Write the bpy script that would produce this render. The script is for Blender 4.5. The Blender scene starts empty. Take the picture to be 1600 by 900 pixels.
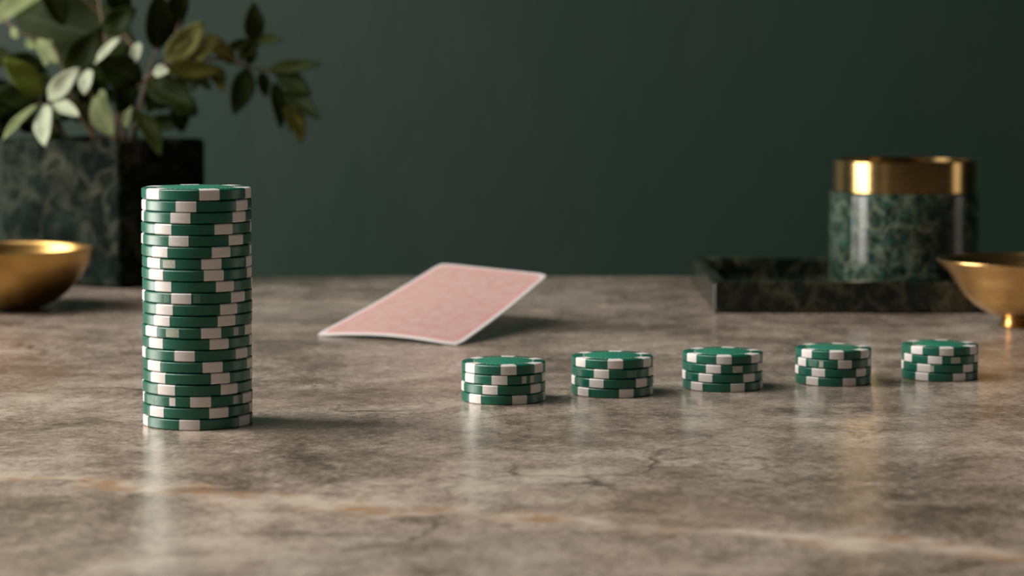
import bpy, bmesh, math, random
from mathutils import Vector, Matrix

random.seed(7)
S = bpy.context.scene
COL = S.collection

# ------------------------------------------------------------------ camera
CAM_H = 0.14
cam_d = bpy.data.cameras.new('camera')
cam = bpy.data.objects.new('camera', cam_d)
COL.objects.link(cam)
cam.location = (0, 0, CAM_H)
cam.rotation_euler = (math.radians(90 - 2.6), 0, 0)
cam_d.sensor_width = 36.0
cam_d.lens = 3800 / 1600 * 36.0
cam_d.shift_y = -0.110902
cam_d.clip_start = 0.02
cam_d.dof.use_dof = True
cam_d.dof.focus_distance = 0.958
cam_d.dof.aperture_fstop = 12.0
S.camera = cam

# ------------------------------------------------------------------ world, lights, exposure
S.view_settings.view_transform = 'Standard'
S.view_settings.look = 'None'
S.view_settings.gamma = 1.0
S.view_settings.use_curve_mapping = False
S.view_settings.exposure = 0.0
world = bpy.data.worlds.new('world')
S.world = world
world.use_nodes = True
world.node_tree.nodes['Background'].inputs[0].default_value = (0.75, 0.82, 0.8, 1)
world.node_tree.nodes['Background'].inputs[1].default_value = 0.016
S.cycles.caustics_reflective = False
S.cycles.caustics_refractive = False


def area(name, loc, target, sx, sy, power, color):
    d = bpy.data.lights.new(name, 'AREA')
    d.shape = 'RECTANGLE'
    d.size, d.size_y = sx, sy
    d.energy = power
    d.color = color
    o = bpy.data.objects.new(name, d)
    COL.objects.link(o)
    o.location = loc
    o.rotation_euler = (Vector(target) - Vector(loc)).to_track_quat('-Z', 'Y').to_euler()
    return o


area('window_light', (-1.50, 1.07, 0.85), (0.1, 1.00, 0.45), 0.95, 2.4, 88, (1.0, 0.945, 0.87))
area('fill_overhead_left', (-0.60, 0.78, 1.40), (0.05, 0.80, 0.0), 0.8, 0.7, 7, (1.0, 0.93, 0.86))  # added fill brightening the table and chip tops, no known source
area('lamp_right', (1.75, 1.20, 0.40), (0.1, 1.20, 0.05), 0.45, 1.2, 2.1, (1.0, 0.9, 0.8))
area('lamp_front_left', (-1.05, 0.02, 0.35), (0.2, 1.4, 0.05), 0.12, 0.5, 0.22, (1.0, 0.85, 0.65))


# ------------------------------------------------------------------ material helpers
class NT:
    def __init__(self, name):
        self.m = bpy.data.materials.new(name)
        self.m.use_nodes = True
        self.t = self.m.node_tree
        self.b = self.t.nodes['Principled BSDF']

    def n(self, kind, **kw):
        nd = self.t.nodes.new(kind)
        for k, v in kw.items():
            setattr(nd, k, v)
        return nd

    def l(self, a, b):
        self.t.links.new(a, b)

    def coords(self, scale=(1, 1, 1), kind='Object'):
        tc = self.n('ShaderNodeTexCoord')
        mp = self.n('ShaderNodeMapping')
        mp.inputs['Scale'].default_value = scale
        self.l(tc.outputs[kind], mp.inputs[0])
        return mp.outputs[0]

    def noise(self, vec, scale, detail=4, rough=0.55, dist=0.0):
        nd = self.n('ShaderNodeTexNoise')
        nd.inputs['Scale'].default_value = scale
        nd.inputs['Detail'].default_value = detail
        nd.inputs['Roughness'].default_value = rough
        nd.inputs['Distortion'].default_value = dist
        self.l(vec, nd.inputs['Vector'])
        return nd.outputs['Fac']

    def ramp(self, fac, stops):
        r = self.n('ShaderNodeValToRGB')
        els = r.color_ramp.elements
        while len(els) < len(stops):
            els.new(0.5)
        for e, (p, c) in zip(els, stops):
            e.position = p
            e.color = (*c, 1) if not isinstance(c, (int, float)) else (c, c, c, 1)
        self.l(fac, r.inputs[0])
        return r.outputs['Color']

    def mix(self, fac, a, b, blend='MIX'):
        m = self.n('ShaderNodeMix', data_type='RGBA', blend_type=blend)
        for sock, val in ((m.inputs['Factor'], fac), (m.inputs[6], a), (m.inputs[7], b)):
            if isinstance(val, (int, float)):
                sock.default_value = val
            elif isinstance(val, tuple):
                sock.default_value = (*val, 1)
            else:
                self.l(val, sock)
        return m.outputs[2]

    def math(self, op, a, b=None, c=None, clamp=False):
        m = self.n('ShaderNodeMath', operation=op, use_clamp=clamp)
        for i, v in enumerate((a, b, c)):
            if v is None:
                continue
            if isinstance(v, (int, float)):
                m.inputs[i].default_value = v
            else:
                self.l(v, m.inputs[i])
        return m.outputs[0]

    def bump(self, h, strength, dist):
        b = self.n('ShaderNodeBump')
        b.inputs['Strength'].default_value = strength
        b.inputs['Distance'].default_value = dist
        self.l(h, b.inputs['Height'])
        self.l(b.outputs[0], self.b.inputs['Normal'])

    def out(self, color=None, rough=None, metal=None, spec=None):
        for key, v in (('Base Color', color), ('Roughness', rough), ('Metallic', metal), ('Specular IOR Level', spec)):
            if v is None:
                continue
            if isinstance(v, (int, float)):
                self.b.inputs[key].default_value = v
            elif isinstance(v, tuple):
                self.b.inputs[key].default_value = (*v, 1)
            else:
                self.l(v, self.b.inputs[key])
        return self.m


def m_stone():
    t = NT('brown_stone')
    base = t.coords((0.9, 0.85, 1))
    warp = t.noise(base, 5, 3)
    wv = t.n('ShaderNodeVectorMath', operation='MULTIPLY_ADD')
    cw = t.n('ShaderNodeCombineXYZ')
    t.l(warp, cw.inputs[0]); t.l(warp, cw.inputs[1])
    t.l(cw.outputs[0], wv.inputs[0]); wv.inputs[1].default_value = (0.06, 0.06, 0.06)
    t.l(base, wv.inputs[2])
    v = wv.outputs[0]
    big = t.noise(v, 11, 8, 0.66, 0.2)
    mid = t.noise(v, 46, 11, 0.79, 0.15)
    fine = t.noise(base, 320, 8, 0.80)
    tone = t.math('ADD', t.math('MULTIPLY', big, 0.46), t.math('ADD', t.math('MULTIPLY', mid, 0.44), t.math('MULTIPLY', fine, 0.44)))
    col = t.ramp(tone, [(0.55, (0.085, 0.066, 0.048)), (0.625, (0.250, 0.196, 0.159)),
                        (0.685, (0.395, 0.320, 0.268)), (0.76, (0.60, 0.52, 0.44))])
    rust = t.noise(v, 4.2, 6, 0.6)
    rm = t.ramp(rust, [(0.52, 0.0), (0.66, 0.5)])
    col = t.mix(rm, col, (0.275, 0.195, 0.135))
    grey = t.noise(v, 3.1, 5, 0.55)
    gm = t.ramp(grey, [(0.50, 0.0), (0.66, 0.5)])
    col = t.mix(gm, col, (0.29, 0.255, 0.222))
    # dark hairline cracks
    vo = t.n('ShaderNodeTexVoronoi', feature='DISTANCE_TO_EDGE')
    vo.inputs['Scale'].default_value = 9
    wv2 = t.n('ShaderNodeVectorMath', operation='MULTIPLY_ADD')
    nz = t.n('ShaderNodeTexNoise'); nz.inputs['Scale'].default_value = 16; nz.inputs['Detail'].default_value = 6
    t.l(base, nz.inputs['Vector'])
    t.l(nz.outputs['Color'], wv2.inputs[0]); wv2.inputs[1].default_value = (0.10, 0.10, 0.0); t.l(base, wv2.inputs[2])
    t.l(wv2.outputs[0], vo.inputs['Vector'])
    crack = t.ramp(vo.outputs['Distance'], [(0.0, 1.0), (0.016, 0.0)])
    cmask = t.ramp(t.noise(base, 11, 3), [(0.50, 0.0), (0.62, 0.8)])
    cm = t.math('MULTIPLY', crack, cmask)
    col = t.mix(cm, col, (0.055, 0.042, 0.032))
    fiss = t.math('ABSOLUTE', t.math('SUBTRACT', t.noise(v, 13, 9, 0.62, 0.3), 0.5))
    fl = t.ramp(fiss, [(0.0, 0.75), (0.0045, 0.35), (0.010, 0.0)])
    fmask = t.ramp(t.noise(base, 8, 4, 0.6), [(0.46, 0.0), (0.60, 1.0)])
    fiss2 = t.math('ABSOLUTE', t.math('SUBTRACT', t.noise(v, 48, 7, 0.62, 0.2), 0.5))
    fl2 = t.ramp(fiss2, [(0.0, 0.55), (0.006, 0.30), (0.016, 0.0)])
    fmask2 = t.ramp(t.noise(base, 19, 4, 0.6), [(0.46, 0.0), (0.60, 1.0)])
    fm = t.math('MAXIMUM', t.math('MULTIPLY', fl, fmask), t.math('MULTIPLY', fl2, fmask2))
    col = t.mix(fm, col, (0.07, 0.052, 0.038))
    # long rusty vein and a pale partner running obliquely across the front
    tc = t.n('ShaderNodeTexCoord'); sp = t.n('ShaderNodeSeparateXYZ'); t.l(tc.outputs['Object'], sp.inputs[0])
    plain = t.coords((1, 1, 1))
    w1 = t.math('MULTIPLY', t.math('SUBTRACT', t.noise(plain, 18, 6, 0.65), 0.5), 0.085)
    line = t.math('ADD', t.math('ADD', sp.outputs[1], t.math('MULTIPLY', sp.outputs[0], 0.40)), w1)
    dist = t.math('ABSOLUTE', t.math('SUBTRACT', line, 0.747))
    vm = t.ramp(dist, [(0.0, 1.0), (0.0045, 0.8), (0.0115, 0.0)])
    vmask = t.ramp(t.noise(plain, 24, 3), [(0.27, 0.0), (0.45, 0.95)])
    vcol = t.ramp(t.noise(plain, 55, 4), [(0.42, (0.44, 0.27, 0.15)), (0.54, (0.68, 0.58, 0.48))])
    col = t.mix(t.math('MULTIPLY', vm, vmask), col, vcol)
    dist2 = t.math('ABSOLUTE', t.math('SUBTRACT', t.math('ADD', t.math('SUBTRACT', sp.outputs[1], t.math('MULTIPLY', sp.outputs[0], 0.55)), w1), 0.715))
    vm2 = t.ramp(dist2, [(0.0, 0.75), (0.006, 0.0)])
    col = t.mix(t.math('MULTIPLY', vm2, cmask), col, (0.08, 0.065, 0.05))
    rough = t.ramp(t.math('ADD', t.math('MULTIPLY', mid, 0.6), t.math('MULTIPLY', fine, 0.4)), [(0.38, 0.08), (0.62, 0.21)])
    h = t.math('ADD', t.math('MULTIPLY', mid, 0.6), t.math('MULTIPLY', fine, 0.35))
    h = t.math('SUBTRACT', h, t.math('MULTIPLY', t.math('ADD', cm, fm), 0.4))
    t.bump(h, 0.11, 0.0013)
    return t.out(col, rough, None, 0.6)


def m_marble(scale, rough=0.16, spec=0.5, dark=(0.006, 0.017, 0.014), mid=(0.020, 0.060, 0.048), vein=(0.26, 0.31, 0.22), amount=0.6):
    t = NT('green_marble')
    v = t.coords((1, 1, 1))
    nz = t.n('ShaderNodeTexNoise'); nz.inputs['Scale'].default_value = scale * 1.3; nz.inputs['Detail'].default_value = 6
    t.l(v, nz.inputs['Vector'])
    wv = t.n('ShaderNodeVectorMath', operation='MULTIPLY_ADD')
    t.l(nz.outputs['Color'], wv.inputs[0]); wv.inputs[1].default_value = (0.55 / scale,) * 3; t.l(v, wv.inputs[2])
    w = wv.outputs[0]
    body = t.noise(w, scale * 1.2, 8, 0.68)
    col = t.ramp(body, [(0.36, dark), (0.50, mid), (0.66, tuple(2.6 * c for c in mid))])
    r1 = t.math('ABSOLUTE', t.math('SUBTRACT', t.noise(w, scale * 0.8, 4, 0.55, 0.4), 0.5))
    r2 = t.math('ABSOLUTE', t.math('SUBTRACT', t.noise(w, scale * 1.7, 5, 0.6, 0.8), 0.5))
    e1 = t.ramp(r1, [(0.0, 1.0), (0.012, 0.6), (0.055, 0.0)])
    e2 = t.ramp(r2, [(0.0, 0.8), (0.010, 0.45), (0.045, 0.0)])
    mask = t.ramp(t.noise(v, scale * 0.7, 4, 0.6), [(0.38, 0.0), (0.62, amount)])
    mask2 = t.ramp(t.noise(w, scale * 1.1, 4, 0.6), [(0.42, 0.0), (0.60, amount)])
    col = t.mix(t.math('MULTIPLY', e1, mask), col, vein)
    col = t.mix(t.math('MULTIPLY', e2, mask2), col, tuple(0.8 * c for c in vein))
    blot = t.ramp(t.noise(w, scale * 2.2, 5, 0.6, 0.5), [(0.60, 0.0), (0.74, amount * 0.8)])
    col = t.mix(blot, col, tuple(0.7 * c for c in vein))
    return t.out(col, rough, None, spec)


def m_brass(rough=0.24, col=(0.58, 0.37, 0.13)):
    t = NT('brushed_brass')
    n = t.noise(t.coords((60, 60, 900)), 1, 3)
    c = t.ramp(n, [(0.30, tuple(0.93 * x for x in col)), (0.70, col)])
    r = t.ramp(n, [(0.3, rough - 0.01), (0.7, rough + 0.02)])
    return t.out(c, r, 1.0)


def m_plastic(name, col, rough, vary=0.12, spec=0.5):
    t = NT(name)
    n = t.noise(t.coords((300, 300, 1400)), 1, 4)
    c = t.ramp(n, [(0.3, tuple(x * (1 - vary) for x in col)), (0.7, tuple(x * (1 + vary) for x in col))])
    n2 = t.noise(t.coords((1, 1, 1)), 900, 3)
    t.bump(n2, 0.10, 0.0003)
    return t.out(c, rough, None, spec)


def m_print():
    t = NT('worn_edge_print')
    n = t.noise(t.coords((1, 1, 1)), 2200, 3, 0.6)
    c = t.ramp(n, [(0.34, (0.20, 0.26, 0.20)), (0.50, (0.40, 0.42, 0.35)), (0.66, (0.52, 0.51, 0.44))])
    return t.out(c, 0.45)


def m_print_faint():
    t = NT('faint_edge_print')
    n = t.noise(t.coords((1, 1, 1)), 2000, 3, 0.6)
    c = t.ramp(n, [(0.36, (0.02, 0.13, 0.085)), (0.62, (0.14, 0.24, 0.18))])
    return t.out(c, 0.42)


def m_wall():
    t = NT('dark_green_plaster')
    v = t.coords((1, 1, 0.55))
    a = t.noise(v, 2.6, 5, 0.55, 0.3)
    b = t.noise(v, 11, 6, 0.6)
    f = t.math('ADD', t.math('MULTIPLY', a, 0.7), t.math('MULTIPLY', b, 0.3))
    c = t.ramp(f, [(0.36, (0.0035, 0.017, 0.0105)), (0.50, (0.0055, 0.0225, 0.0145)), (0.64, (0.011, 0.031, 0.021))])
    t.bump(b, 0.25, 0.004)
    r = t.ramp(f, [(0.38, 0.56), (0.62, 0.42)])
    return t.out(c, r, None, 0.6)


def m_leaf(name, col, rough=0.42):
    t = NT(name)
    v = t.coords((1, 1, 1))
    n = t.noise(v, 90, 4)
    c = t.ramp(n, [(0.3, tuple(0.72 * x for x in col)), (0.7, tuple(1.2 * x for x in col))])
    uv = t.n('ShaderNodeUVMap', uv_map='uv')
    sp = t.n('ShaderNodeSeparateXYZ'); t.l(uv.outputs[0], sp.inputs[0])
    d = t.math('ABSOLUTE', t.math('SUBTRACT', sp.outputs[0], 0.5))
    mid = t.ramp(d, [(0.0, 0.55), (0.05, 0.0)])
    side = t.math('SINE', t.math('MULTIPLY', t.math('SUBTRACT', sp.outputs[1], t.math('MULTIPLY', d, 0.8)), 60))
    sm = t.ramp(side, [(0.80, 0.0), (1.0, 0.25)])
    c = t.mix(mid, c, tuple(min(1, 1.5 * x + 0.03) for x in col))
    c = t.mix(sm, c, tuple(min(1, 1.35 * x + 0.01) for x in col))
    return t.out(c, rough, None, 0.05)


def m_card_back():
    t = NT('red_card_back_pattern')
    uv = t.n('ShaderNodeUVMap', uv_map='uv')
    sp = t.n('ShaderNodeSeparateXYZ'); t.l(uv.outputs[0], sp.inputs[0])
    x, y = sp.outputs[0], sp.outputs[1]
    p = t.math('SINE', t.math('MULTIPLY', t.math('ADD', x, t.math('MULTIPLY', y, 1.45)), 150))
    q = t.math('SINE', t.math('MULTIPLY', t.math('SUBTRACT', x, t.math('MULTIPLY', y, 1.45)), 150))
    lat = t.math('MULTIPLY', p, q)
    n = t.noise(uv.outputs[0], 16, 6)
    f = t.math('ADD', t.math('MULTIPLY', lat, 0.25), t.math('ADD', t.math('MULTIPLY', n, 0.6), 0.2))
    c = t.ramp(f, [(0.25, (0.46, 0.20, 0.19)), (0.50, (0.50, 0.325, 0.30)), (0.75, (0.55, 0.44, 0.41))])
    # printed frame line just inside the white border
    ex = t.math('MINIMUM', x, t.math('SUBTRACT', 1.0, x))
    ey = t.math('MULTIPLY', t.math('MINIMUM', y, t.math('SUBTRACT', 1.0, y)), 1.4)
    e = t.ramp(t.math('MINIMUM', ex, ey), [(0.018, 0.6), (0.03, 0.0)])
    c = t.mix(e, c, (0.66, 0.24, 0.23))
    return t.out(c, 0.42, None, 0.4)


def m_plain(name, col, rough=0.6, scale=40, vary=0.2):
    t = NT(name)
    n = t.noise(t.coords((1, 1, 1)), scale, 5)
    return t.out(t.ramp(n, [(0.3, tuple(x * (1 - vary) for x in col)), (0.7, tuple(x * (1 + vary) for x in col))]), rough)


MAT_GREEN = m_plastic('chip_green', (0.002, 0.100, 0.062), 0.33, 0.12, 0.7)
MAT_INLAY = m_plastic('chip_inlay_green', (0.016, 0.180, 0.115), 0.45)  # green raised to stand in for the sheen on chip tops
MAT_WHITE = m_plastic('chip_white', (0.68, 0.652, 0.625), 0.40, 0.04)
MAT_PRINT = m_print()
MAT_FAINT = m_print_faint()
MAT_BRASS = m_brass()
MAT_BRASS_RING = m_brass(0.17, (0.47, 0.32, 0.13))


# ------------------------------------------------------------------ geometry helpers
def finish(me, smooth_angle=35):
    for p in me.polygons:
        p.use_smooth = True
    me.set_sharp_from_angle(angle=math.radians(smooth_angle))
    return me


def to_mesh(name, bm, smooth=35):
    bmesh.ops.recalc_face_normals(bm, faces=bm.faces)
    me = bpy.data.meshes.new(name)
    bm.to_mesh(me)
    bm.free()
    if smooth:
        finish(me, smooth)
    return me


def link(name, me, mat=None, parent=None, label=None):
    o = bpy.data.objects.new(name, me)
    COL.objects.link(o)
    if mat and me and not me.materials:
        me.materials.append(mat)
    if parent:
        o.parent = parent
    if label:
        o['label'] = label
    return o


def tag(o, label, cat, group=None):
    o['label'] = label
    o['category'] = cat
    if group:
        o['group'] = group
    return o


def thing(name, loc, label, cat, group=None):
    o = bpy.data.objects.new(name, None)
    o.empty_display_size = 0.01
    COL.objects.link(o)
    o.location = loc
    return tag(o, label, cat, group)


def lathe_bm(profile, segs=72, a0=0.0, a1=None, bm=None):
    """profile: closed loop (if it does not start on the axis) or open run that starts and ends at r=0."""
    bm = bm or bmesh.new()
    full = a1 is None
    onaxis = profile[0][0] == 0
    n = segs if full else segs + 1
    rings = []
    poles = {}
    for i in range(n):
        a = a0 + (2 * math.pi * i / segs if full else (a1 - a0) * i / segs)
        ring = []
        for j, (r, z) in enumerate(profile):
            if r == 0:
                if j not in poles:
                    poles[j] = bm.verts.new((0, 0, z))
                ring.append(poles[j])
            else:
                ring.append(bm.verts.new((r * math.sin(a), -r * math.cos(a), z)))
        rings.append(ring)
    m = len(profile)
    last = m - 1 if onaxis else m
    for i in range(n if full else n - 1):
        A, B = rings[i], rings[(i + 1) % n]
        for j in range(last):
            k = (j + 1) % m
            q = []
            for vtx in (A[j], A[k], B[k], B[j]):
                if vtx not in q:
                    q.append(vtx)
            if len(q) > 2:
                bm.faces.new(q)
    if not full:
        bm.faces.new(rings[0])
        bm.faces.new(list(reversed(rings[-1])))
    return bm


def box_bm(size, bm=None, loc=(0, 0, 0)):
    bm = bm or bmesh.new()
    r = bmesh.ops.create_cube(bm, size=1.0)
    bmesh.ops.scale(bm, vec=size, verts=r['verts'])
    bmesh.ops.translate(bm, vec=loc, verts=r['verts'])
    return bm


def bevel(bm, w, segs=2):
    bmesh.ops.bevel(bm, geom=bm.edges[:], offset=w, segments=segs, affect='EDGES', profile=0.5)
    return bm


def structure(name, me, mat, loc=(0, 0, 0)):
    o = link(name, me, mat)
    o.location = loc
    o['kind'] = 'structure'
    return o


# ------------------------------------------------------------------ setting
structure('wall_back', to_mesh('wall_back', box_bm((7.0, 0.12, 3.4)), 0), m_wall(), (0.4, 2.26, 0.95))
structure('floor', to_mesh('floor', box_bm((7.0, 5.0, 0.1)), 0), m_plain('dark_floor', (0.05, 0.045, 0.04)), (0.4, -0.3, -0.80))

table = thing('table', (0.4, 0.95, -0.75), 'polished brown mottled stone table with a rusty vein under all the objects', 'table')
top = link('tabletop', to_mesh('tabletop', bevel(box_bm((1.80, 1.30, 0.03)), 0.002), 0), m_stone(), table)
top.data.transform(Matrix.Translation((0.40, 0.95, -0.015)))
top.location = (-0.4, -0.95, 0.75)
leg_me = to_mesh('leg', bevel(box_bm((0.06, 0.06, 0.72), loc=(0, 0, 0.36)), 0.003), 0)
m_leg = m_plain('blackened_steel', (0.03, 0.03, 0.03), 0.4)
for sx in (-1, 1):
    for sy in (-1, 1):
        lg = link('leg', leg_me, m_leg, table)
        lg.location = (sx * 0.82, sy * 0.57, 0)

# ------------------------------------------------------------------ poker chips
CR, CH = 0.02137, 0.0044
bv = 0.00042
top_z = CH - 0.00012
body_me = to_mesh('chip_body', lathe_bm([(0, 0), (CR - 0.0009, 0), (CR - 0.00035, 0.00014), (CR, 0.00048), (CR, top_z - 0.00048),
                                         (CR - 0.00035, top_z - 0.00014), (CR - 0.0009, top_z), (0, top_z)], 96), 28)
e = 0.00005


def sector_me(name, width_deg, inner, proud, z0=0.0, z1=None):
    z1 = z1 if z1 is not None else top_z + proud
    h = math.radians(width_deg) / 2
    return to_mesh(name, lathe_bm([(CR * inner, z1), (CR - 0.0009, z1), (CR - 0.00035 + proud, z1 - 0.00014 - proud * 0.4), (CR + proud, z1 - 0.00048 - proud),
                                   (CR + proud, z0 + 0.00048), (CR - 0.00035 + proud, z0 + 0.00012), (CR - 0.0009, z0 + 0.00002), (CR * inner, z0 + 0.00002)],
                                  8, -h, h), 28)


spot_me = sector_me('edge_spot', 21.5, 0.74, e)


def patch_me(name, width_deg):
    h = math.radians(width_deg) / 2
    p = e * 0.8
    return to_mesh(name, lathe_bm([(CR * 0.97, CH - 0.0007), (CR + p, CH - 0.0007), (CR + p, 0.0006), (CR * 0.97, 0.0006)], 6, -h, h), 40)


print_me = patch_me('edge_print', 15)
narrow_me = patch_me('edge_print_narrow', 7)
inlay_me = to_mesh('inlay', lathe_bm([(0, top_z - 0.0003), (CR * 0.675, top_z - 0.0003), (CR * 0.675, top_z + 0.00002), (CR * 0.665, top_z + 0.00010), (0, top_z + 0.00010)], 72), 40)
dots = bmesh.new()
for k in range(40):
    a = 2 * math.pi * k / 40
    lathe_bm([(CR * 0.695, top_z - 0.0002), (CR * 0.722, top_z - 0.0002), (CR * 0.722, top_z + 0.00004), (CR * 0.695, top_z + 0.00004)], 2, a, a + 0.075, dots)
dots_me = to_mesh('dotted_ring', dots, 40)
m_dots = m_plastic('pale_gold_print', (0.62, 0.66, 0.52), 0.45, 0.05)

# per chip, top to bottom: (angles of the visible white spots, [(angle, kind) of worn prints])
TALL = [
    ([-45.5, 21, 80], []), ([-70, -4, 63], []), ([-76, -10, 58], []), ([-30, 37], []), ([-78, -11.5, 53.5], []),
    ([-34.7, 34], []), ([-45, 22.5], [(-23, 'p'), (57, 'f')]), ([-40.5, 25.5], []), ([-31.3, 37.5], []),
    ([-76, -9.7, 55.4], [(-26, 'g'), (7, 'g')]), ([-30, 41.7], []), ([-33.6, 39], []),
    ([-49.5, 22.2, 78], [(-19, 'p'), (52, 'n')]), ([-41.7, 30.7], []), ([-72, -6, 62], []), ([-45.7, 23], []),
    ([-39, 31.8], []), ([-27, 43], []), ([-80, 10, 72], [(-20, 'w'), (50, 'n'), (-52, 'f')]), ([-41, 30], []), ([-68, -1.5, 66], []),
]
SMALL = [
    [([-53.4, 7.2, 58], []), ([-5.7, 76], [(42, 'n'), (29, 'n')]), ([-80, -18.4, 51], []), ([-43, 22.8], [])],
    [([-53.5, 2, 57.4], []), ([-18, 70], [(26, 'f')]), ([-80, -25.6, 43], []), ([-48, 18], [])],
    [([-56, -3, 51], []), ([-18, 66], [(17, 'p')]), ([-82, -30, 37], []), ([-45.5, 17], [])],
    [([-52.5, -2.7, 49], []), ([10, 67], [(-40, 'f'), (-26, 'n')]), ([-84, -30.7, 40], []), ([-41, 18], [])],
    [([-47.5, 0, 52.6], []), ([-17.5, 63.5], [(14, 'p')]), ([38, 96], [(-22, 'n'), (-36, 'f')]), ([-38, 21], [])],
]
ORD = ['first', 'second', 'third', 'fourth', 'fifth', 'sixth', 'seventh', 'eighth', 'ninth', 'tenth', 'eleventh', 'twelfth', 'thirteenth',
       'fourteenth', 'fifteenth', 'sixteenth', 'seventeenth', 'eighteenth', 'nineteenth', 'twentieth', 'twenty-first']


def build_chip(loc, scale, spots, prints, is_top, label, group):
    c = thing('poker_chip', loc, label, 'poker chip', group)
    c.scale = scale
    link('chip_body', body_me, MAT_GREEN, c)
    allspots = list(spots)
    a = max(spots) + 58
    while a < min(spots) + 360 - 48:
        allspots.append(a)
        a += 57
    for s in allspots:
        o = link('edge_spot', spot_me, MAT_WHITE, c)
        o.rotation_euler = (0, 0, math.radians(s))
    for s, k in prints:
        if k == 'w':
            o = link('edge_print', narrow_me, None, c, 'worn white print mark on the edge')
            o.scale = (1, 1, 1)
        else:
            o = link('edge_print', narrow_me if k in 'ng' else print_me, None, c, 'worn pale print mark on the edge')
        if not o.data.materials:
            o.data.materials.append(MAT_PRINT)
        o.material_slots[0].link = 'OBJECT'
        o.material_slots[0].material = {'p': MAT_PRINT, 'n': MAT_PRINT, 'f': MAT_FAINT, 'g': MAT_FAINT, 'w': MAT_WHITE}[k]
        o.rotation_euler = (0, 0, math.radians(s))
    if is_top:
        link('inlay', inlay_me, MAT_INLAY, c)
        link('dotted_ring', dots_me, m_dots, c)
    return c


def stack(cx, cy, R, pitch, specs, jitter, name, group):
    n = len(specs)
    s = R / CR
    for i, (spots, prints) in enumerate(specs):
        k = n - 1 - i
        if i == 0:
            lab = 'top green and white poker chip of %s' % name
        elif k == 0:
            lab = 'bottom green and white poker chip of %s' % name
        else:
            lab = 'green and white poker chip, %s from top of %s' % (ORD[i], name)
        j = (0, 0) if k == 0 else (random.uniform(-jitter, jitter), random.uniform(-jitter, jitter))
        build_chip((cx + j[0], cy + j[1], k * pitch), (s, s, pitch / CH), spots, prints, i == 0, lab, group)


stack(-0.12264, 0.94457, 0.02120, 0.0044, TALL, 0.00020, 'the tall stack', 'poker chips of the tall stack')
names = ['the short stack nearest the card', 'the second short stack from the left', 'the middle short stack', 'the second short stack from the right', 'the rightmost short stack']
groups = ['poker chips of the short stack nearest the card', 'poker chips of the second short stack', 'poker chips of the middle short stack',
          'poker chips of the fourth short stack', 'poker chips of the rightmost short stack']
for (cx, cy, R, pt), specs, nm, gr in zip([(-0.00352, 1.01038, 0.01750, 0.00412), (0.04268, 1.03093, 0.01740, 0.00406), (0.09131, 1.04929, 0.01732, 0.00395),
                                           (0.14151, 1.06690, 0.01663, 0.00389), (0.19140, 1.08329, 0.01686, 0.00381)], SMALL, names, groups):
    stack(cx, cy, R, pt, specs, 0.00014, nm, gr)

# ------------------------------------------------------------------ playing card, face down, far end curling up
P0, P1 = Vector((-0.10156, 1.24799, 0.0003)), Vector((-0.02669, 1.20248, 0.0003))
P3, P2 = Vector((-0.04006, 1.3600, 0.02820)), Vector((0.01972, 1.3150, 0.02580))


def card_pt(s, t):
    a = P0.lerp(P1, s)
    b = P3.lerp(P2, s)
    p = a.lerp(b, t)
    p.z += -0.0012 * math.sin(math.pi * t) + 0.0026 * math.sin(math.pi * s) * (1 - t)
    p.z = max(p.z, 0.0003)
    return p


def card_sheet(name, m, lift, thick):
    bm = bmesh.new()
    uvl = bm.loops.layers.uv.new('uv')
    ns, nt = 12, 18
    # rounded outline is approximated by pulling the corner vertices in
    grid = {}
    for side in (0, 1):
        for i in range(ns + 1):
            for j in range(nt + 1):
                s = m + (1 - 2 * m) * i / ns
                mt = m / 1.4
                t = mt + (1 - 2 * mt) * j / nt
                if i in (0, ns) and j in (0, nt):
                    s += 0.014 if i == 0 else -0.014
                    t += 0.010 if j == 0 else -0.010
                p = card_pt(s, t)
                grid[side, i, j] = (bm.verts.new(p + Vector((0, 0, lift - side * thick))), (i / ns, j / nt))
    def face(ks):
        f = bm.faces.new([grid[k][0] for k in ks])
        for lp, k in zip(f.loops, ks):
            lp[uvl].uv = grid[k][1]
    for i in range(ns):
        for j in range(nt):
            face([(0, i, j), (0, i + 1, j), (0, i + 1, j + 1), (0, i, j + 1)])
            face([(1, i, j), (1, i, j + 1), (1, i + 1, j + 1), (1, i + 1, j)])
    for i in range(ns):
        face([(0, i, 0), (1, i, 0), (1, i + 1, 0), (0, i + 1, 0)])
        face([(0, i, nt), (0, i + 1, nt), (1, i + 1, nt), (1, i, nt)])
    for j in range(nt):
        face([(0, 0, j), (0, 0, j + 1), (1, 0, j + 1), (1, 0, j)])
        face([(0, ns, j), (1, ns, j), (1, ns, j + 1), (0, ns, j + 1)])
    me = to_mesh(name, bm, 50)
    me.transform(Matrix.Translation(-P0))
    return me


card = thing('playing_card', (P0.x, P0.y, 0), 'face-down red-backed playing card with white border, far end lifted off the table', 'playing card')
cs = link('card_stock', card_sheet('card_stock', 0.0, 0.0003, 0.0006), m_plain('white_card', (0.60, 0.575, 0.565), 0.45, 60, 0.03), card)
cb = link('back_print', card_sheet('back_print', 0.032, 0.00037, 0.00020), m_card_back(), card, 'pinkish red lattice print on the card back')
for o in (cs, cb):
    o.location = (0, 0, P0.z)

# ------------------------------------------------------------------ marble tray, marble jar with brass collar
TX0, TX1, TY0, TY1, TH = 0.1132, 0.345, 1.3606, 1.535, 0.0180
tray_bm = bmesh.new()
lip, flo = 0.0075, 0.005


def ring(x0, x1, y0, y1, z):
    return [tray_bm.verts.new(p) for p in ((x0, y0, z), (x1, y0, z), (x1, y1, z), (x0, y1, z))]


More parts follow.
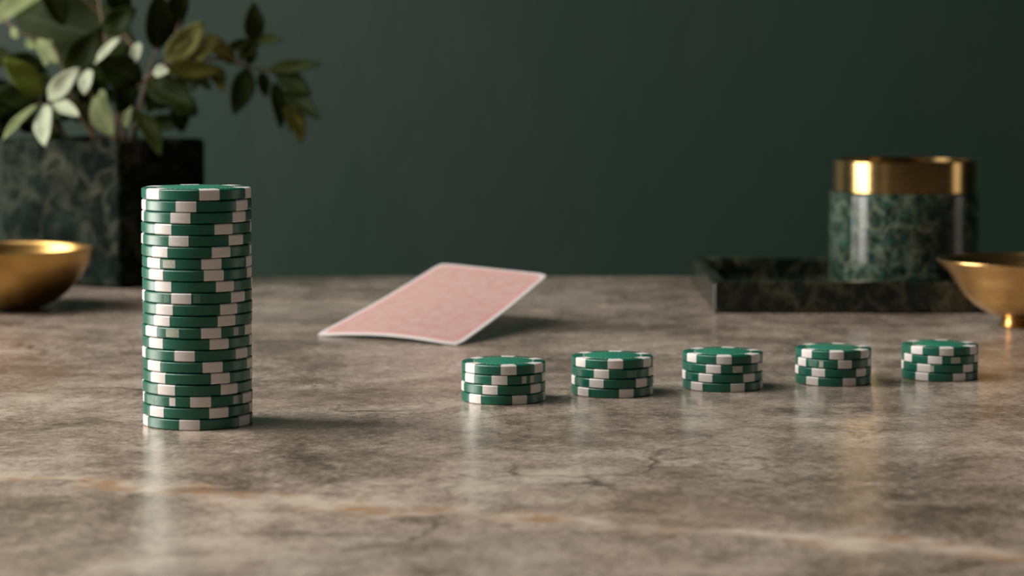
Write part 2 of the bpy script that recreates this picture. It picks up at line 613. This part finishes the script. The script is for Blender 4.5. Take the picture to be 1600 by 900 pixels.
w, d = TX1 - TX0, TY1 - TY0
rings = [ring(-w / 2, w / 2, -d / 2, d / 2, 0), ring(-w / 2, w / 2, -d / 2, d / 2, TH),
         ring(-w / 2 + lip, w / 2 - lip, -d / 2 + lip, d / 2 - lip, TH), ring(-w / 2 + lip, w / 2 - lip, -d / 2 + lip, d / 2 - lip, flo)]
for a, b in zip(rings, rings[1:]):
    for i in range(4):
        tray_bm.faces.new((a[i], a[(i + 1) % 4], b[(i + 1) % 4], b[i]))
tray_bm.faces.new(rings[0]); tray_bm.faces.new(rings[-1])
bevel(tray_bm, 0.0016, 3)
MAT_TRAY = m_marble(60, 0.18, 0.4, (0.0015, 0.003, 0.0025), (0.003, 0.006, 0.005), (0.13, 0.12, 0.065), 0.55)
tray = link('tray', to_mesh('tray', tray_bm, 0), MAT_TRAY)
tray.location = ((TX0 + TX1) / 2, (TY0 + TY1) / 2, 0)
tag(tray, 'dark green marble rectangular tray with raised rim under the jar', 'tray')

JY = 1.450
JX = (1413.5 - 800) / 3800 * JY
JR = 0.0444
jar = thing('jar', (JX, JY, flo + 0.0001), 'green marble cylindrical jar with a wide brass collar standing in the tray', 'jar')
jh, ch_ = 0.0590, 0.0190
link('jar_body', to_mesh('jar_body', lathe_bm([(0, 0), (JR - 0.001, 0), (JR, 0.001), (JR, jh - 0.001), (JR - 0.001, jh), (JR - 0.006, jh), (JR - 0.006, 0.006), (0, 0.006)], 96)),
     m_marble(115, 0.14, 0.5, (0.0015, 0.006, 0.005), (0.006, 0.022, 0.017), (0.27, 0.30, 0.20), 0.65), jar)
rr = JR - 0.0016
link('collar', to_mesh('collar', lathe_bm([(rr - 0.0035, jh), (rr - 0.0006, jh), (rr, jh + 0.0006), (rr, jh + ch_ - 0.0006), (rr - 0.0006, jh + ch_), (rr - 0.0033, jh + ch_),
                                           (rr - 0.0035, jh + ch_ - 0.0002)], 96)), MAT_BRASS_RING, jar, 'polished brass collar')

# ------------------------------------------------------------------ brass bowls
def smooth_profile(pts, n=6):
    out = []
    P = [pts[0]] + pts + [pts[-1]]
    for i in range(1, len(P) - 2):
        for k in range(n):
            t = k / n
            q = []
            for c in (0, 1):
                p0, p1, p2, p3 = (P[i + d_][c] for d_ in (-1, 0, 1, 2))
                q.append(0.5 * (2 * p1 + (p2 - p0) * t + (2 * p0 - 5 * p1 + 4 * p2 - p3) * t * t + (3 * p1 - p0 - 3 * p2 + p3) * t ** 3))
            out.append(tuple(q))
    out.append(pts[-1])
    return out


bl = thing('bowl', ((4 - 800) / 3800 * 1.392, 1.392, 0), 'round-bottomed brass bowl on the left in front of the marble planter', 'bowl')
outer = smooth_profile([(0.018, 0.0), (0.030, 0.0045), (0.0405, 0.014), (0.0475, 0.0245), (0.0508, 0.0336)])
inner = smooth_profile([(0.0492, 0.0338), (0.0458, 0.0245), (0.0388, 0.0150), (0.0285, 0.0066), (0.016, 0.0026)])
link('bowl_shell', to_mesh('bowl_shell', lathe_bm([(0, 0)] + outer + [(0.0510, 0.0340), (0.0510, 0.0346), (0.0504, 0.0349), (0.0497, 0.0346)] + inner + [(0, 0.0020)], 96), 60), m_brass(0.30, (0.50, 0.31, 0.10)), bl)

BY = 1.292
br = thing('bowl', ((1594 - 800) / 3800 * BY, BY, 0), 'flared brass bowl on a small foot, right in front of the tray', 'bowl')
outer = smooth_profile([(0.0080, 0.0052), (0.0145, 0.0068), (0.0240, 0.0125), (0.0320, 0.0215), (0.0370, 0.0290), (0.0424, 0.0345)])
inner = smooth_profile([(0.0420, 0.0356), (0.0355, 0.0295), (0.0302, 0.0220), (0.0225, 0.0140), (0.0135, 0.0090)])
link('bowl_shell', to_mesh('bowl_shell', lathe_bm([(0, 0.0050)] + outer + [(0.0429, 0.0349), (0.0431, 0.0356), (0.0429, 0.0362), (0.0424, 0.0363)] + inner + [(0, 0.0080)], 96), 60), m_brass(0.27, (0.60, 0.38, 0.15)), br)
link('foot', to_mesh('foot', lathe_bm([(0, 0), (0.0098, 0), (0.0102, 0.0008), (0.0092, 0.0024), (0.0084, 0.0056), (0, 0.0058)], 64)), MAT_BRASS, br)

# ------------------------------------------------------------------ potted plant
LEAVES = [
    ((-0.2889, 1.5150, 0.1177), (-0.2666, 1.5000, 0.1376), 0.0127, 'pale', 10, 0.15),
    ((-0.2902, 1.5150, 0.1149), (-0.2868, 1.4900, 0.0902), 0.0142, 'pale', 0, 0.2),
    ((-0.2854, 1.5150, 0.1169), (-0.2668, 1.5000, 0.1081), 0.0095, 'pale', -10, 0.1),
    ((-0.2957, 1.5150, 0.1149), (-0.3147, 1.5000, 0.0931), 0.0103, 'palegreen', 15, 0.1),
    ((-0.2646, 1.5250, 0.1368), (-0.2662, 1.5150, 0.1209), 0.0104, 'pale', 0, 0.1),
    ((-0.2468, 1.5350, 0.1569), (-0.2626, 1.5300, 0.1400), 0.0073, 'pale', 20, 0.1),
    ((-0.2359, 1.5400, 0.1537), (-0.2377, 1.5350, 0.1408), 0.0081, 'pale', 0, 0.1),
    ((-0.2253, 1.5300, 0.1352), (-0.2149, 1.5250, 0.1352), 0.0088, 'pale', 0, 0.1),
    ((-0.2207, 1.5600, 0.1351), (-0.2064, 1.5700, 0.1346), 0.0082, 'palegreen', 0, 0.1),
    ((-0.2624, 1.5300, 0.1199), (-0.2480, 1.5100, 0.0955), 0.0168, 'palegreen', 5, 0.25),
    ((-0.2600, 1.5400, 0.1238), (-0.2552, 1.5300, 0.1110), 0.0073, 'palegreen', 0, 0.1),
    ((-0.2426, 1.5500, 0.1135), (-0.2440, 1.5400, 0.0995), 0.0081, 'palegreen', 0, 0.1),
    ((-0.3042, 1.5600, 0.1556), (-0.2885, 1.5500, 0.1400), 0.0106, 'palegreen', 0, 0.1),
    ((-0.2979, 1.5700, 0.1557), (-0.2986, 1.5600, 0.1384), 0.0099, 'palegreen', 0, 0.1),
    ((-0.3135, 1.5700, 0.1557), (-0.3058, 1.5600, 0.1498), 0.0062, 'palegreen', 0, 0.1),
    ((-0.3225, 1.5700, 0.1631), (-0.3164, 1.5600, 0.1564), 0.0058, 'palegreen', 0, 0.1),
    ((-0.2836, 1.5450, 0.1327), (-0.2589, 1.5400, 0.1618), 0.0195, 'dark', 0, 0.2),
    ((-0.2832, 1.5800, 0.1441), (-0.2623, 1.5800, 0.1649), 0.0125, 'dark', 0, 0.2),
    ((-0.2341, 1.5400, 0.1287), (-0.2614, 1.5300, 0.1432), 0.0226, 'dark', 0, 0.2),
    ((-0.2623, 1.5600, 0.1613), (-0.2393, 1.5500, 0.1750), 0.0164, 'dark', -10, 0.2),
    ((-0.2257, 1.5500, 0.1490), (-0.2232, 1.5400, 0.1860), 0.0195, 'dark', 0, 0.15),
    ((-0.2301, 1.5350, 0.1287), (-0.1984, 1.5200, 0.1128), 0.0193, 'dark', 0, 0.25),
    ((-0.2445, 1.5500, 0.1319), (-0.2472, 1.5400, 0.1092), 0.0163, 'dark', 0, 0.2),
    ((-0.2242, 1.5500, 0.1319), (-0.2302, 1.5400, 0.1092), 0.0138, 'dark', 0, 0.2),
    ((-0.2980, 1.5350, 0.1158), (-0.3243, 1.5300, 0.1239), 0.0161, 'dark', 0, 0.15),
    ((-0.2954, 1.5300, 0.1199), (-0.3172, 1.5200, 0.1432), 0.0177, 'lime', 0, 0.2),
    ((-0.2985, 1.5550, 0.1351), (-0.3219, 1.5500, 0.1457), 0.0139, 'dark', 0, 0.2),
    ((-0.3181, 1.5700, 0.1111), (-0.3364, 1.5600, 0.1326), 0.0140, 'green', 0, 0.2),
    ((-0.3219, 1.5700, 0.1400), (-0.3403, 1.5600, 0.1523), 0.0124, 'palegreen', 0, 0.2),
    ((-0.2355, 1.5300, 0.1110), (-0.2157, 1.4950, 0.0857), 0.0135, 'green', 0, 0.3),
    ((-0.2776, 1.5700, 0.1152), (-0.2669, 1.5600, 0.0990), 0.0124, 'dark', 0, 0.2),
    ((-0.2892, 1.5700, 0.1029), (-0.2823, 1.5600, 0.1195), 0.0099, 'dark', 0, 0.2),
    ((-0.2208, 1.5500, 0.1408), (-0.1948, 1.5450, 0.1668), 0.0171, 'oliveL', -15, 0.15),
    ((-0.2192, 1.5500, 0.1408), (-0.1865, 1.5500, 0.1555), 0.0163, 'oliveL', 10, 0.15),
    ((-0.2217, 1.5500, 0.1384), (-0.1826, 1.5500, 0.1351), 0.0122, 'olive', 0, 0.15),
    ((-0.1959, 1.5600, 0.1597), (-0.1796, 1.5600, 0.1408), 0.0107, 'olive', 0, 0.15),
    ((-0.1927, 1.5600, 0.1400), (-0.1835, 1.5500, 0.1229), 0.0106, 'olive', 0, 0.15),
    ((-0.2105, 1.5700, 0.1408), (-0.1941, 1.5700, 0.1235), 0.0099, 'green', 0, 0.15),
    ((-0.1795, 1.5700, 0.1400), (-0.1898, 1.5700, 0.1540), 0.0099, 'olive', 0, 0.1),
    ((-0.1663, 1.5700, 0.1540), (-0.1655, 1.5600, 0.1793), 0.0136, 'green', 0, 0.15),
    ((-0.1658, 1.5700, 0.1557), (-0.1472, 1.5600, 0.1556), 0.0078, 'green', 0, 0.1),
    ((-0.1659, 1.5700, 0.1540), (-0.1848, 1.5700, 0.1507), 0.0083, 'green', 0, 0.1),
    ((-0.1690, 1.5600, 0.1375), (-0.1770, 1.5500, 0.1082), 0.0156, 'dark', 0, 0.2),
    ((-0.1766, 1.5700, 0.1433), (-0.1617, 1.5700, 0.1557), 0.0083, 'green', 0, 0.1),
    ((-0.1717, 1.5700, 0.1400), (-0.1632, 1.5600, 0.1482), 0.0066, 'green', 0, 0.1),
    ((-0.1569, 1.5700, 0.1367), (-0.1230, 1.5600, 0.1400), 0.0091, 'green', 0, 0.15),
    ((-0.1618, 1.5700, 0.1351), (-0.1586, 1.5700, 0.1185), 0.0083, 'dark', 0, 0.1),
    ((-0.1519, 1.5700, 0.1351), (-0.1288, 1.5600, 0.1203), 0.0140, 'dark', 0, 0.2),
    ((-0.1462, 1.5700, 0.1227), (-0.1232, 1.5500, 0.1058), 0.0123, 'dark', 0, 0.2),
    ((-0.1528, 1.5700, 0.1285), (-0.1478, 1.5600, 0.0990), 0.0115, 'dark', 0, 0.2),
    ((-0.1437, 1.5700, 0.1152), (-0.1330, 1.5400, 0.0906), 0.0131, 'olive', 0, 0.2),
    ((-0.1458, 1.5750, 0.1193), (-0.1413, 1.5600, 0.0969), 0.0107, 'olive', 0, 0.2),
    ((-0.2205, 1.5600, 0.1564), (-0.2075, 1.5500, 0.1969), 0.0147, 'green', 0, 0.2),
    ((-0.2474, 1.5700, 0.1688), (-0.2620, 1.5600, 0.2013), 0.0165, 'dark', 0, 0.2),
    ((-0.2905, 1.5800, 0.1649), (-0.3068, 1.5800, 0.2063), 0.0166, 'green', 0, 0.2),
    ((-0.2627, 1.7000, 0.1525), (-0.3565, 1.7400, 0.1765), 0.0507, 'dark', 0, 0.2),
    ((-0.3168, 1.7000, 0.1979), (-0.3684, 1.7000, 0.1668), 0.0206, 'palegreen', 0, 0.2),
    ((-0.3156, 1.6075, 0.1124), (-0.3302, 1.5978, 0.0985), 0.0113, 'dark', 0, 0.15),  # dark leaves from here down are added to imitate shade inside the bush
    ((-0.2355, 1.5982, 0.1345), (-0.2329, 1.5977, 0.1128), 0.0152, 'dark', 0, 0.15),
    ((-0.2619, 1.6014, 0.1269), (-0.2798, 1.6048, 0.1426), 0.0147, 'dark', 0, 0.15),
    ((-0.3310, 1.5719, 0.1053), (-0.3485, 1.5713, 0.1144), 0.0150, 'dark', 0, 0.15),
    ((-0.2505, 1.5937, 0.1004), (-0.2561, 1.5926, 0.1212), 0.0149, 'dark', 0, 0.15),
    ((-0.2207, 1.5830, 0.1165), (-0.2043, 1.5817, 0.1074), 0.0157, 'dark', 0, 0.15),
    ((-0.2619, 1.5911, 0.1215), (-0.2842, 1.5927, 0.1223), 0.0138, 'dark', 0, 0.15),
    ((-0.2313, 1.6295, 0.1217), (-0.2064, 1.6227, 0.1310), 0.0146, 'dark', 0, 0.15),
    ((-0.2347, 1.6128, 0.1135), (-0.2158, 1.6195, 0.1243), 0.0121, 'dark', 0, 0.15),
    ((-0.2752, 1.6294, 0.1217), (-0.2517, 1.6354, 0.1133), 0.0116, 'dark', 0, 0.15),
    ((-0.2956, 1.6224, 0.1267), (-0.3032, 1.6247, 0.1069), 0.0113, 'dark', 0, 0.15),
    ((-0.3455, 1.6288, 0.1055), (-0.3609, 1.6388, 0.0864), 0.0138, 'dark', 0, 0.15),
    ((-0.3012, 1.5818, 0.1297), (-0.3169, 1.5841, 0.1386), 0.0129, 'dark', 0, 0.15),
    ((-0.3302, 1.6275, 0.1307), (-0.3149, 1.6251, 0.1437), 0.0157, 'dark', 0, 0.15),
    ((-0.2857, 1.6036, 0.1133), (-0.3021, 1.6124, 0.1283), 0.0142, 'dark', 0, 0.15),
    ((-0.2769, 1.5881, 0.1168), (-0.2807, 1.5885, 0.1331), 0.0158, 'dark', 0, 0.15),
    ((-0.2685, 1.5712, 0.1322), (-0.2892, 1.5738, 0.1226), 0.0138, 'dark', 0, 0.15),
    ((-0.3355, 1.5912, 0.1096), (-0.3606, 1.5959, 0.1054), 0.0145, 'dark', 0, 0.15),
    ((-0.3389, 1.5851, 0.1303), (-0.3512, 1.5869, 0.1494), 0.0131, 'dark', 0, 0.15),
    ((-0.3044, 1.6057, 0.1190), (-0.3126, 1.6033, 0.1027), 0.0125, 'dark', 0, 0.15),
    ((-0.2425, 1.5886, 0.1315), (-0.2661, 1.5947, 0.1399), 0.0120, 'dark', 0, 0.15),
    ((-0.3092, 1.5761, 0.1258), (-0.3310, 1.5728, 0.1181), 0.0124, 'dark', 0, 0.15),
    ((-0.2348, 1.5902, 0.1293), (-0.2234, 1.5979, 0.1420), 0.0142, 'dark', 0, 0.15),
    ((-0.2829, 1.5814, 0.1244), (-0.2674, 1.5882, 0.1115), 0.0149, 'dark', 0, 0.15),
    ((-0.3248, 1.6184, 0.1220), (-0.3146, 1.6110, 0.1405), 0.0128, 'dark', 0, 0.15),
    ((-0.3062, 1.5950, 0.1035), (-0.3089, 1.5932, 0.0863), 0.0130, 'dark', 0, 0.15),
    ((-0.2281, 1.6228, 0.1375), (-0.2007, 1.6215, 0.1368), 0.0162, 'dark', 0, 0.15),
    ((-0.2240, 1.6202, 0.1145), (-0.2197, 1.6206, 0.0944), 0.0145, 'dark', 0, 0.15),
    ((-0.3084, 1.6053, 0.1199), (-0.3070, 1.6115, 0.1043), 0.0125, 'dark', 0, 0.15),
    ((-0.3445, 1.6238, 0.0988), (-0.3541, 1.6253, 0.1191), 0.0157, 'dark', 0, 0.15),
    ((-0.3456, 1.6098, 0.1049), (-0.3352, 1.6080, 0.0898), 0.0137, 'dark', 0, 0.15),
    ((-0.2256, 1.6217, 0.1239), (-0.2381, 1.6273, 0.1094), 0.0136, 'dark', 0, 0.15),
    ((-0.2955, 1.5803, 0.1254), (-0.3220, 1.5887, 0.1297), 0.0148, 'dark', 0, 0.15),
    ((-0.2433, 1.6218, 0.1018), (-0.2182, 1.6172, 0.1010), 0.0113, 'dark', 0, 0.15),
    ((-0.3304, 1.6122, 0.1019), (-0.3471, 1.6033, 0.0973), 0.0110, 'dark', 0, 0.15),
    ((-0.3390, 1.6149, 0.1099), (-0.3161, 1.6149, 0.1047), 0.0114, 'dark', 0, 0.15),
    ((-0.3263, 1.6055, 0.1063), (-0.3384, 1.5994, 0.0975), 0.0125, 'dark', 0, 0.15),
    ((-0.3241, 1.5983, 0.1103), (-0.3441, 1.5919, 0.1142), 0.0112, 'dark', 0, 0.15),
    ((-0.3246, 1.6130, 0.1004), (-0.3202, 1.6117, 0.1103), 0.0137, 'dark', 0, 0.15),
    ((-0.3239, 1.6093, 0.1026), (-0.3288, 1.6042, 0.1125), 0.0129, 'dark', 0, 0.15),
    ((-0.3127, 1.5999, 0.0989), (-0.2960, 1.6086, 0.0942), 0.0147, 'dark', 0, 0.15),
    ((-0.3222, 1.6012, 0.0949), (-0.3186, 1.6075, 0.1040), 0.0115, 'dark', 0, 0.15),
    ((-0.3076, 1.6107, 0.0948), (-0.3001, 1.6027, 0.1059), 0.0134, 'dark', 0, 0.15),
    ((-0.3071, 1.5866, 0.1128), (-0.2913, 1.5785, 0.1039), 0.0112, 'dark', 0, 0.15),
    ((-0.2911, 1.5892, 0.1093), (-0.2682, 1.5927, 0.1075), 0.0144, 'dark', 0, 0.15),
    ((-0.2932, 1.5863, 0.0942), (-0.3137, 1.5865, 0.0998), 0.0141, 'dark', 0, 0.15),
]
STEMS = [
    ([(-0.2679, 1.5650, 0.0844), (-0.2692, 1.5500, 0.1074), (-0.2769, 1.5300, 0.1159), (-0.2885, 1.5150, 0.1169)], 0.0013),
    ([(-0.2646, 1.5700, 0.0842), (-0.2791, 1.5600, 0.1113), (-0.2837, 1.5500, 0.1327), (-0.2953, 1.5650, 0.1515), (-0.3135, 1.5700, 0.1585), (-0.3361, 1.5800, 0.1732)], 0.0013),
    ([(-0.2501, 1.5700, 0.0842), (-0.2479, 1.5600, 0.1072), (-0.2356, 1.5500, 0.1286), (-0.2208, 1.5500, 0.1408), (-0.2110, 1.5600, 0.1727), (-0.2060, 1.5700, 0.2017)], 0.0015),
    ([(-0.2488, 1.5750, 0.0841), (-0.2409, 1.5650, 0.1071), (-0.2310, 1.5550, 0.1380), (-0.2253, 1.5500, 0.1502)], 0.0012),
    ([(-0.2475, 1.5800, 0.0839), (-0.2375, 1.5700, 0.1194), (-0.2192, 1.5500, 0.1400), (-0.1886, 1.5600, 0.1433), (-0.1679, 1.5650, 0.1375), (-0.1548, 1.5700, 0.1351), (-0.1454, 1.5700, 0.1214), (-0.1363, 1.5600, 0.0990)], 0.0014),
    ([(-0.1886, 1.5600, 0.1433), (-0.1754, 1.5700, 0.1421), (-0.1663, 1.5700, 0.1540)], 0.0009),
    ([(-0.2579, 1.5800, 0.0839), (-0.2503, 1.5600, 0.1195), (-0.2603, 1.5600, 0.1564), (-0.2679, 1.5700, 0.1935)], 0.0013),
    ([(-0.2604, 1.5700, 0.0842), (-0.2651, 1.5500, 0.1033), (-0.2656, 1.5300, 0.1279)], 0.001),
    ([(-0.2770, 1.5700, 0.0842), (-0.2878, 1.5400, 0.0995), (-0.2980, 1.5350, 0.1158), (-0.3201, 1.5600, 0.1134)], 0.001),
    ([(-0.2633, 1.6000, 0.0832), (-0.2631, 1.6400, 0.1314), (-0.2645, 1.7000, 0.1525), (-0.3124, 1.7000, 0.1979)], 0.0013),
]
PC = Vector((-0.24406, 1.50812, 0))
ux, uy = Vector((0.0455, 0.070, 0)), Vector((-0.085, 0.0553, 0))
PH = 0.0920
plant = thing('potted_plant', PC + (ux + uy) / 2, 'leafy green plant in a dark green marble square planter at the left', 'potted plant')
org = plant.location.copy()
pb = bmesh.new()
hx, hy = ux.normalized(), uy.normalized()
lx, ly = ux.length, uy.length


def pring(inset, z):
    return [pb.verts.new(hx * sx * (lx / 2 - inset) + hy * sy * (ly / 2 - inset) + Vector((0, 0, z))) for sx, sy in ((-1, -1), (1, -1), (1, 1), (-1, 1))]


rs = [pring(0, 0), pring(0, PH), pring(0.007, PH), pring(0.007, 0.012)]
for a, b in zip(rs, rs[1:]):
    for i in range(4):
        pb.faces.new((a[i], a[(i + 1) % 4], b[(i + 1) % 4], b[i]))
pb.faces.new(rs[0]); pb.faces.new(rs[-1])
bevel(pb, 0.0026, 3)
link('planter', to_mesh('planter', pb, 0), m_marble(34, 0.60, 0.02, (0.0010, 0.0022, 0.0018), (0.002, 0.0048, 0.0038), (0.050, 0.053, 0.037), 0.9), plant)
sb = bmesh.new()
bmesh.ops.create_grid(sb, x_segments=16, y_segments=16, size=0.5)
for v in sb.verts:
    q = hx * v.co.x * (lx - 0.0142) + hy * v.co.y * (ly - 0.0142)
    v.co = Vector((q.x, q.y, PH - 0.008 + random.uniform(-0.0015, 0.0015)))
link('soil', to_mesh('soil', sb, 0), m_plain('dark_soil', (0.02, 0.015, 0.01), 0.9, 400, 0.5), plant)

LM = {
    'pale': m_leaf('leaf_pale_silver', (0.27, 0.305, 0.215), 0.5),
    'palegreen': m_leaf('leaf_pale_green', (0.12, 0.145, 0.065), 0.5),
    'dark': m_leaf('leaf_dark_green', (0.010, 0.016, 0.002), 0.5),
    'green': m_leaf('leaf_green', (0.015, 0.021, 0.003), 0.6),
    'lime': m_leaf('leaf_lime_green', (0.10, 0.135, 0.018), 0.42),
    'olive': m_leaf('leaf_olive', (0.042, 0.042, 0.006), 0.5),
    'oliveL': m_leaf('leaf_light_olive', (0.14, 0.155, 0.05), 0.5),
}
LEAF_LABEL = {'pale': 'pale silvery young leaf', 'palegreen': 'pale green leaf', 'lime': 'bright lime green leaf', 'olive': 'olive brown leaf', 'oliveL': 'light olive leaf'}
m_stem = m_plain('brown_stem', (0.085, 0.050, 0.022), 0.6, 200, 0.3)


def leaf_mesh(b, t, width, roll, bend, face):
    b, t = Vector(b), Vector(t)
    ax = t - b
    ln = ax.length
    ax.normalize()
    view = Vector(face).normalized()          # the blades turn roughly to the room
    nrm = (view - ax * view.dot(ax)).normalized()
    nrm = Matrix.Rotation(math.radians(roll + random.uniform(-14, 14)), 3, ax) @ nrm
    side = ax.cross(nrm).normalized()
    bm = bmesh.new()
    uvl = bm.loops.layers.uv.new('uv')
    NL, NW = 12, 4
    rows = []
    for i in range(NL + 1):
        u = i / NL
        wd = width * 0.5 * (math.sin(math.pi * u ** 0.85) ** 0.75 if 0 < u < 1 else 0.0)
        wd = max(wd, width * 0.02)
        row = []
        for j in range(-NW, NW + 1):
            s = j / NW
            cup = 0.16 * width * abs(s) ** 1.4 * math.sin(math.pi * u)
            wave = 0.035 * width * math.sin(u * 9 + s * 2)
            p = b + ax * (u * ln) + side * (s * wd) + nrm * (cup + wave - bend * ln * (u - 0.4) ** 2 * 0.6)
            row.append((bm.verts.new(p), (0.5 + 0.5 * s, u)))
        rows.append(row)
    for i in range(NL):
        for j in range(2 * NW):
            vs = [rows[i][j], rows[i][j + 1], rows[i + 1][j + 1], rows[i + 1][j]]
            f = bm.faces.new([v for v, _ in vs])
            for lp, (_, c) in zip(f.loops, vs):
                lp[uvl].uv = c
    me = to_mesh('leaf', bm, 80)
    me.transform(Matrix.Translation(-org))
    return me


for b, t, wd, kind, roll, bend in LEAVES:
    o = link('leaf', leaf_mesh(b, t, wd, roll, bend, (-0.55, -1, 0.2) if kind.startswith('pale') else (0.45, -1, 0.1)), LM[kind], plant, LEAF_LABEL.get(kind))
    sm = o.modifiers.new('thickness', 'SOLIDIFY')
    sm.thickness = 0.00035


def tube_mesh(pts, r):
    P = [Vector(p) for p in pts]
    ext = [P[0] * 2 - P[1]] + P + [P[-1] * 2 - P[-2]]
    path = []
    for i in range(1, len(ext) - 2):
        for k in range(5):
            u = k / 5
            p0, p1, p2, p3 = ext[i - 1:i + 3]
            path.append(0.5 * (2 * p1 + (p2 - p0) * u + (2 * p0 - 5 * p1 + 4 * p2 - p3) * u * u + (3 * p1 - p0 - 3 * p2 + p3) * u ** 3))
    path.append(P[-1])
    bm = bmesh.new()
    prev = None
    n = len(path)
    for i, p in enumerate(path):
        tg = (path[min(i + 1, n - 1)] - path[max(i - 1, 0)]).normalized()
        a = tg.cross(Vector((0, 1, 0.1))).normalized()
        c = tg.cross(a)
        rad = r * (1 - 0.55 * i / n)
        cur = [bm.verts.new(p + a * rad * math.cos(q * math.pi / 4) + c * rad * math.sin(q * math.pi / 4)) for q in range(8)]
        if prev:
            for q in range(8):
                bm.faces.new((prev[q], prev[(q + 1) % 8], cur[(q + 1) % 8], cur[q]))
        else:
            bm.faces.new(cur)
        prev = cur
    bm.faces.new(prev)
    me = to_mesh('stem', bm, 60)
    me.transform(Matrix.Translation(-org))
    return me


for pts, r in STEMS:
    link('stem', tube_mesh(pts, r), m_stem, plant)
